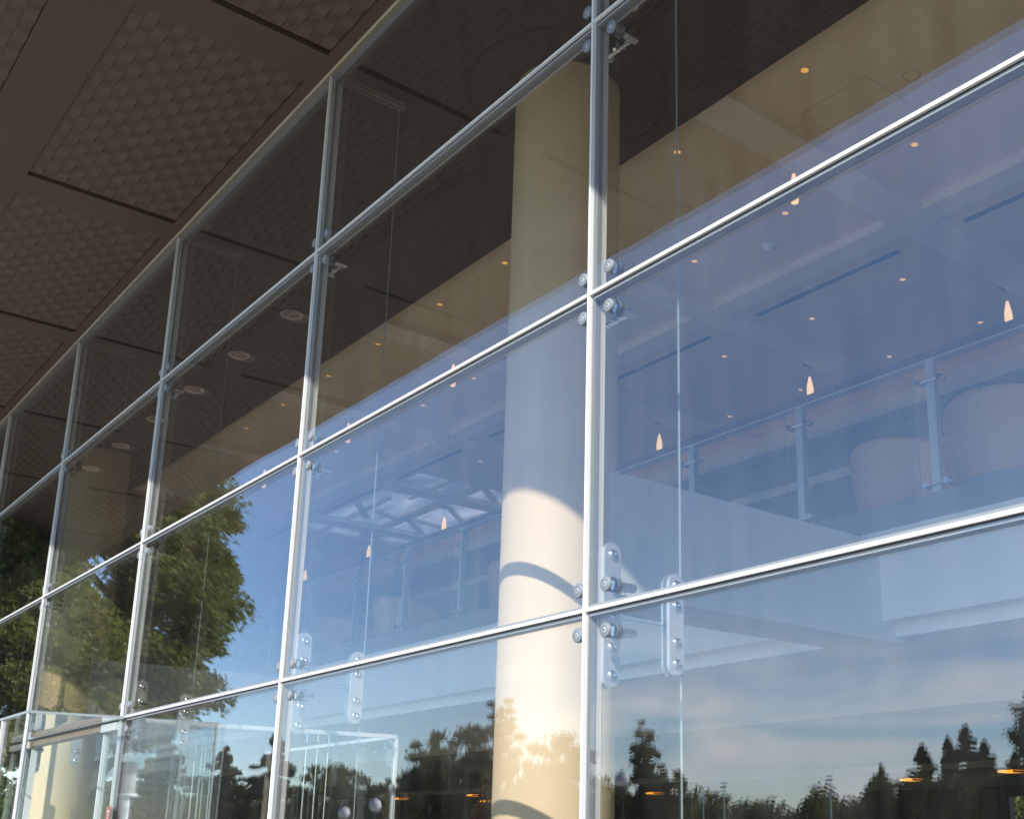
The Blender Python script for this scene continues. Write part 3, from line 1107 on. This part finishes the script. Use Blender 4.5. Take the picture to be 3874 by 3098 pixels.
def broadleaf(name, label, x, y, h, rad, n, leaf, matl, group=None, base=0.2, clumps=60, droop=0.0, cs=1.0, shell=0.12):
    t = thing(name, label, "tree", (x, y, 0), group)
    m = MB()
    zc = h * (base + 1) / 2
    hz = h * (1 - base) / 2
    p = Vector((x, y, -0.06))
    r = 0.025 * h + 0.05
    for k in range(6):
        q = Vector((x + rng.uniform(-0.1, 0.1), y + rng.uniform(-0.1, 0.1), h * 0.8 * (k + 1) / 6))
        m.tube(p, q, r, 10, r * 0.78, cap=(k == 0))
        p, r = q, r * 0.78
    cl = []
    for i in range(clumps):
        u = rng.uniform(-1, 1)
        ph = rng.uniform(0, 2 * math.pi)
        rr = rng.uniform(shell, 1.0) ** 0.5
        s = max(0.0, 1 - abs(u) ** 2.6) ** 0.5
        wob = 0.86 + 0.2 * rng.random()
        c = Vector((x + rad * s * rr * wob * math.cos(ph), y + rad * s * rr * wob * math.sin(ph), zc + hz * u * rr * wob))
        c.z = max(c.z, 0.3 + h * base * 0.6)
        cl.append(c)
        if i % 3 == 0:
            m.tube((x, y, min(h * 0.75, max(h * base * 0.8, c.z - rad * 0.5))), c, 0.012 * h * 0.5, 6, 0.01, cap=False)
    m.build("trunk", M["bark"], t)
    per = n // clumps
    pts = []
    for c in cl:
        cr = rad * rng.uniform(0.20, 0.42) * cs
        g_ = nrng.normal(size=(per, 3))
        g_ /= np.linalg.norm(g_, axis=1)[:, None]
        g_ *= ((nrng.random(per) ** 0.55 * nrng.uniform(0.8, 1.12, per)) if name == "maple_tree" else np.abs(nrng.normal(size=per)) * 0.58)[:, None] * cr
        g_[:, 2] *= 0.62
        if droop:
            g_[:, 2] -= droop * (g_[:, 0] ** 2 + g_[:, 1] ** 2) / cr
        pts.append(np.array(c) + g_)
    quads("crown", np.concatenate(pts), leaf, matl, t, (x, y, 0))
    return t


def conifer(name, label, x, y, h, rad, n, leaf, group=None):
    t = thing(name, label, "tree", (x, y, 0), group)
    m = MB()
    m.tube((x, y, -0.06), (x, y, h * 0.97), 0.02 * h + 0.03, 8, 0.02)
    pts = []
    nb = int(h * 32)
    per = max(12, n // nb)
    for k in range(nb):
        f = rng.random() ** 1.25
        z = h * (0.05 + 0.95 * f)
        a = rng.uniform(0, 2 * math.pi)
        Lb = (1.2 * rad * (1 - f) ** 0.9 + 0.05) * rng.uniform(0.7, 1.15)
        tt = nrng.random(per) ** 0.75
        wdt = 0.11 * Lb * (1.1 - tt) + 0.012
        px = x + np.cos(a) * Lb * tt - np.sin(a) * nrng.normal(size=per) * wdt
        py = y + np.sin(a) * Lb * tt + np.cos(a) * nrng.normal(size=per) * wdt
        pz = z - 0.34 * Lb * tt + 0.18 * Lb * tt ** 3 + nrng.normal(size=per) * 0.035
        pts.append(np.stack([px, py, pz], 1))
    m.build("trunk", M["bark"], t)
    quads("crown", np.concatenate(pts), leaf, M["leaf_fir"], t, (x, y, 0), elong=1.8)
    return t


x, y = ext(16.0, 34)
broadleaf("maple_tree", "large leafy green maple mirrored in the panes above the entrance", x, y, 12.2, 3.15, 170000, 0.115, M["leaf_maple"], base=0.30, clumps=150, droop=0.25, cs=0.85, shell=0.55)
x, y = ext(10.6, 27)
broadleaf("maple_tree", "lower green maple mirrored at the far left edge of the glass", x, y, 8.6, 2.55, 130000, 0.10, M["leaf_maple"], base=0.03, clumps=190, cs=0.85, shell=0.5)
x, y = ext(12.6, 46)
broadleaf("garden_shrub", "rounded green shrub mirrored low at the left of the entrance porch", x, y, 4.2, 2.4, 24000, 0.15, M["leaf_light"], base=0.02, clumps=70, cs=0.8)
x, y = ext(17.0, 62)
broadleaf("small_tree", "small light green tree mirrored low beside the entrance posts", x, y, top_z(3.0, 62), 2.2, 6000, 0.22, M["leaf_light"], base=0.05, clumps=40)
for az, L, el, hw, n, lab in (
        (26.2, 60, 3.5, 1.9, 9000, "round dark tree mirrored between the entrance and the second joint"),
        (28.3, 66, 2.6, 1.3, 6000, "low dark tree mirrored beside the white globe lamps"),
        (30.6, 56, 4.7, 1.8, 11000, "dark tree mirrored left of the cream column, left of three"),
        (32.2, 58, 5.4, 1.7, 11000, "dark tree mirrored left of the cream column, middle of three"),
        (33.9, 60, 6.4, 1.3, 9000, "tallest dark tree mirrored against the left side of the cream column"),
        (36.6, 55, 5.2, 2.2, 11000, "broad tree mirrored across the sunlit cream column"),
        (41.0, 55, 5.8, 0.9, 8000, "slender upright tree mirrored just right of the cream column"),
        (42.0, 55, 3.2, 1.4, 8000, "rounded tree mirrored at the foot of the slender upright tree"),
        (39.4, 57, 2.6, 1.5, 6000, "low rounded tree mirrored behind the column foot"),
        (59.9, 45, 6.6, 1.6, 11000, "tall dark leafy tree mirrored at the lower right edge of the glass"),
        (53.6, 66, 2.8, 2.2, 9000, "low spreading tree mirrored below the left fir"),
        (56.0, 66, 3.0, 2.4, 9000, "low spreading tree mirrored below the group of firs"),
        (58.6, 60, 3.1, 2.2, 8000, "low spreading tree mirrored below the right fir")):
    x, y = ext(az, L)
    broadleaf("broadleaf_tree", lab, x, y, top_z(el, L), L * math.tan(math.radians(hw)), n * 4, 0.12 if L > 50 else 0.10, M["leaf_dark"], "dark trees mirrored in the lower glass", base=0.04, clumps=150, cs=0.72)
for az, L, el, rad, lab in (
        (18.7, 58, 4.4, 3.8, "dark fir mirrored left of the entrance handles, widest of three"),
        (21.2, 62, 4.0, 3.4, "dark fir mirrored behind the entrance handles"),
        (23.4, 66, 4.7, 3.2, "dark fir mirrored beside the second joint, tallest by the entrance"),
        (52.4, 70, 3.2, 2.7, "single pointed fir mirrored left of the group of firs"),
        (54.4, 74, 4.2, 2.9, "pointed fir mirrored at the left of the group of firs"),
        (55.6, 74, 4.5, 1.9, "slim pointed fir mirrored second in the group of firs"),
        (56.5, 72, 5.1, 3.7, "tallest pointed fir mirrored in the group of firs"),
        (57.3, 74, 4.3, 2.8, "pointed fir mirrored at the right of the group of firs"),
        (58.7, 58, 3.8, 1.8, "small pointed fir mirrored beside the right edge tree")):
    x, y = ext(az, L)
    conifer("fir_tree", lab, x, y, top_z(el, L), rad, 60000, 0.11, "firs mirrored in the lower glass")

# far wood along the horizon
pts = []
for i in range(900):
    az = rng.uniform(0, 66)
    L = rng.uniform(150, 210)
    el = 1.80 + 0.34 * math.sin(az * 0.9) + 0.35 * math.sin(az * 2.3 + 1) + 0.25 * math.sin(az * 5.1)
    el += 0.9 * max(0.0, 1 - az / 22.0)
    x, y = ext(az, L)
    hh = max(2.5, top_z(el, L) * rng.uniform(0.6, 1.0))
    c = np.array((x, y, hh * 0.62))
    g_ = nrng.normal(size=(260, 3))
    g_ /= np.linalg.norm(g_, axis=1)[:, None]
    pts.append(c + g_ * np.array((2.6, 2.6, hh * 0.40)) * (nrng.random(260) ** 0.4)[:, None])
tl = quads("far_wood", np.concatenate(pts), 0.50, M["leaf_dark"], None, (0, 0, 0))
tl["kind"] = "stuff"
tag(tl, "dark far wood along the mirrored horizon", "wood")

# hedge and trees behind the rear window
x, y = -22.5, 44
broadleaf("garden_tree", "sunlit green bush seen through the rear window at the lower right corner", x, y, 5.5, 4.5, 12000, 0.20, M["leaf_light"], base=0.02, clumps=70)

# globe lamp posts
def globe(az, L, z, label):
    x, y = ext(az, L)
    t = thing("globe_lamp", label, "lamp post", (x, y, 0), "white globe lamps mirrored in the glass")
    MB().tube((x, y, -0.05), (x, y, z - 0.20), 0.045, 12, 0.035).lathe([(0.09, -0.22), (0.07, -0.17)], (x, y, z), 16).build("pole", M["black"], t)
    prof = [(0.20 * math.sin(math.pi * i / 16) + 1e-4, -0.20 * math.cos(math.pi * i / 16)) for i in range(17)]
    MB().lathe(prof, (x, y, z), 28).build("globe", M["white"], t)
    MB().lathe([(0.05, 0.19), (0.05, 0.23), (0.0, 0.25)], (x, y, z), 14).build("finial", M["black"], t)
    return t


globe(28.1, 37, 2.56, "white globe lamp mirrored beside the lobby end post, right of the pair")
globe(26.7, 45, 2.46, "white globe lamp mirrored beside the lobby end post, left of the pair")
globe(39.9, 30, 3.03, "white globe lamp mirrored against the right side of the cream column")

# white lantern post near the entrance
x, y = ext(17.2, 26)
lp = thing("lantern_post", "white banded lantern post mirrored beside the entrance corner", "lamp post", (x, y, 0))
MB().tube((x, y, -0.05), (x, y, 2.45), 0.10, 16).build("shaft", M["white"], lp)
MB().lathe([(0.16, 2.45), (0.16, 3.1), (0.0, 3.12)], (x, y, 0), 20).build("lantern_head", M["greypanel"], lp)
m = MB()
for z in (1.9, 2.45):
    m.lathe([(0.10, z - 0.03), (0.21, z - 0.03), (0.21, z + 0.03), (0.10, z + 0.03)], (x, y, 0), 20)
m.build("collar", M["white"], lp)

# floodlight masts on the far playing field
fl = None
for az, L, el, lab in ((43.86, 140, 1.95, "floodlight mast mirrored over the far wood, left and shorter"), (44.9, 140, 2.45, "floodlight mast mirrored over the far wood, middle one"), (50.0, 140, 2.75, "floodlight mast mirrored over the far wood, right and taller")):
    x, y = ext(az, L)
    h = top_z(el, L)
    t = thing("floodlight_mast", lab, "floodlight", (x, y, 0), "floodlight masts mirrored far away")
    MB().tube((x, y, -0.05), (x, y, h), 0.10, 10, 0.05).build("mast", M["satin"], t)
    m = MB()
    for k in range(2):
        m.box(x - 0.5, x + 0.5, y - 0.04, y + 0.04, h - 0.12 - 0.45 * k, h - 0.05 - 0.45 * k)
        for q in (-0.4, -0.13, 0.13, 0.4):
            m.box(x + q - 0.09, x + q + 0.09, y + 0.04, y + 0.2, h - 0.2 - 0.45 * k, h + 0.03 - 0.45 * k)
    m.build("lamp_bank", M["white"], t)
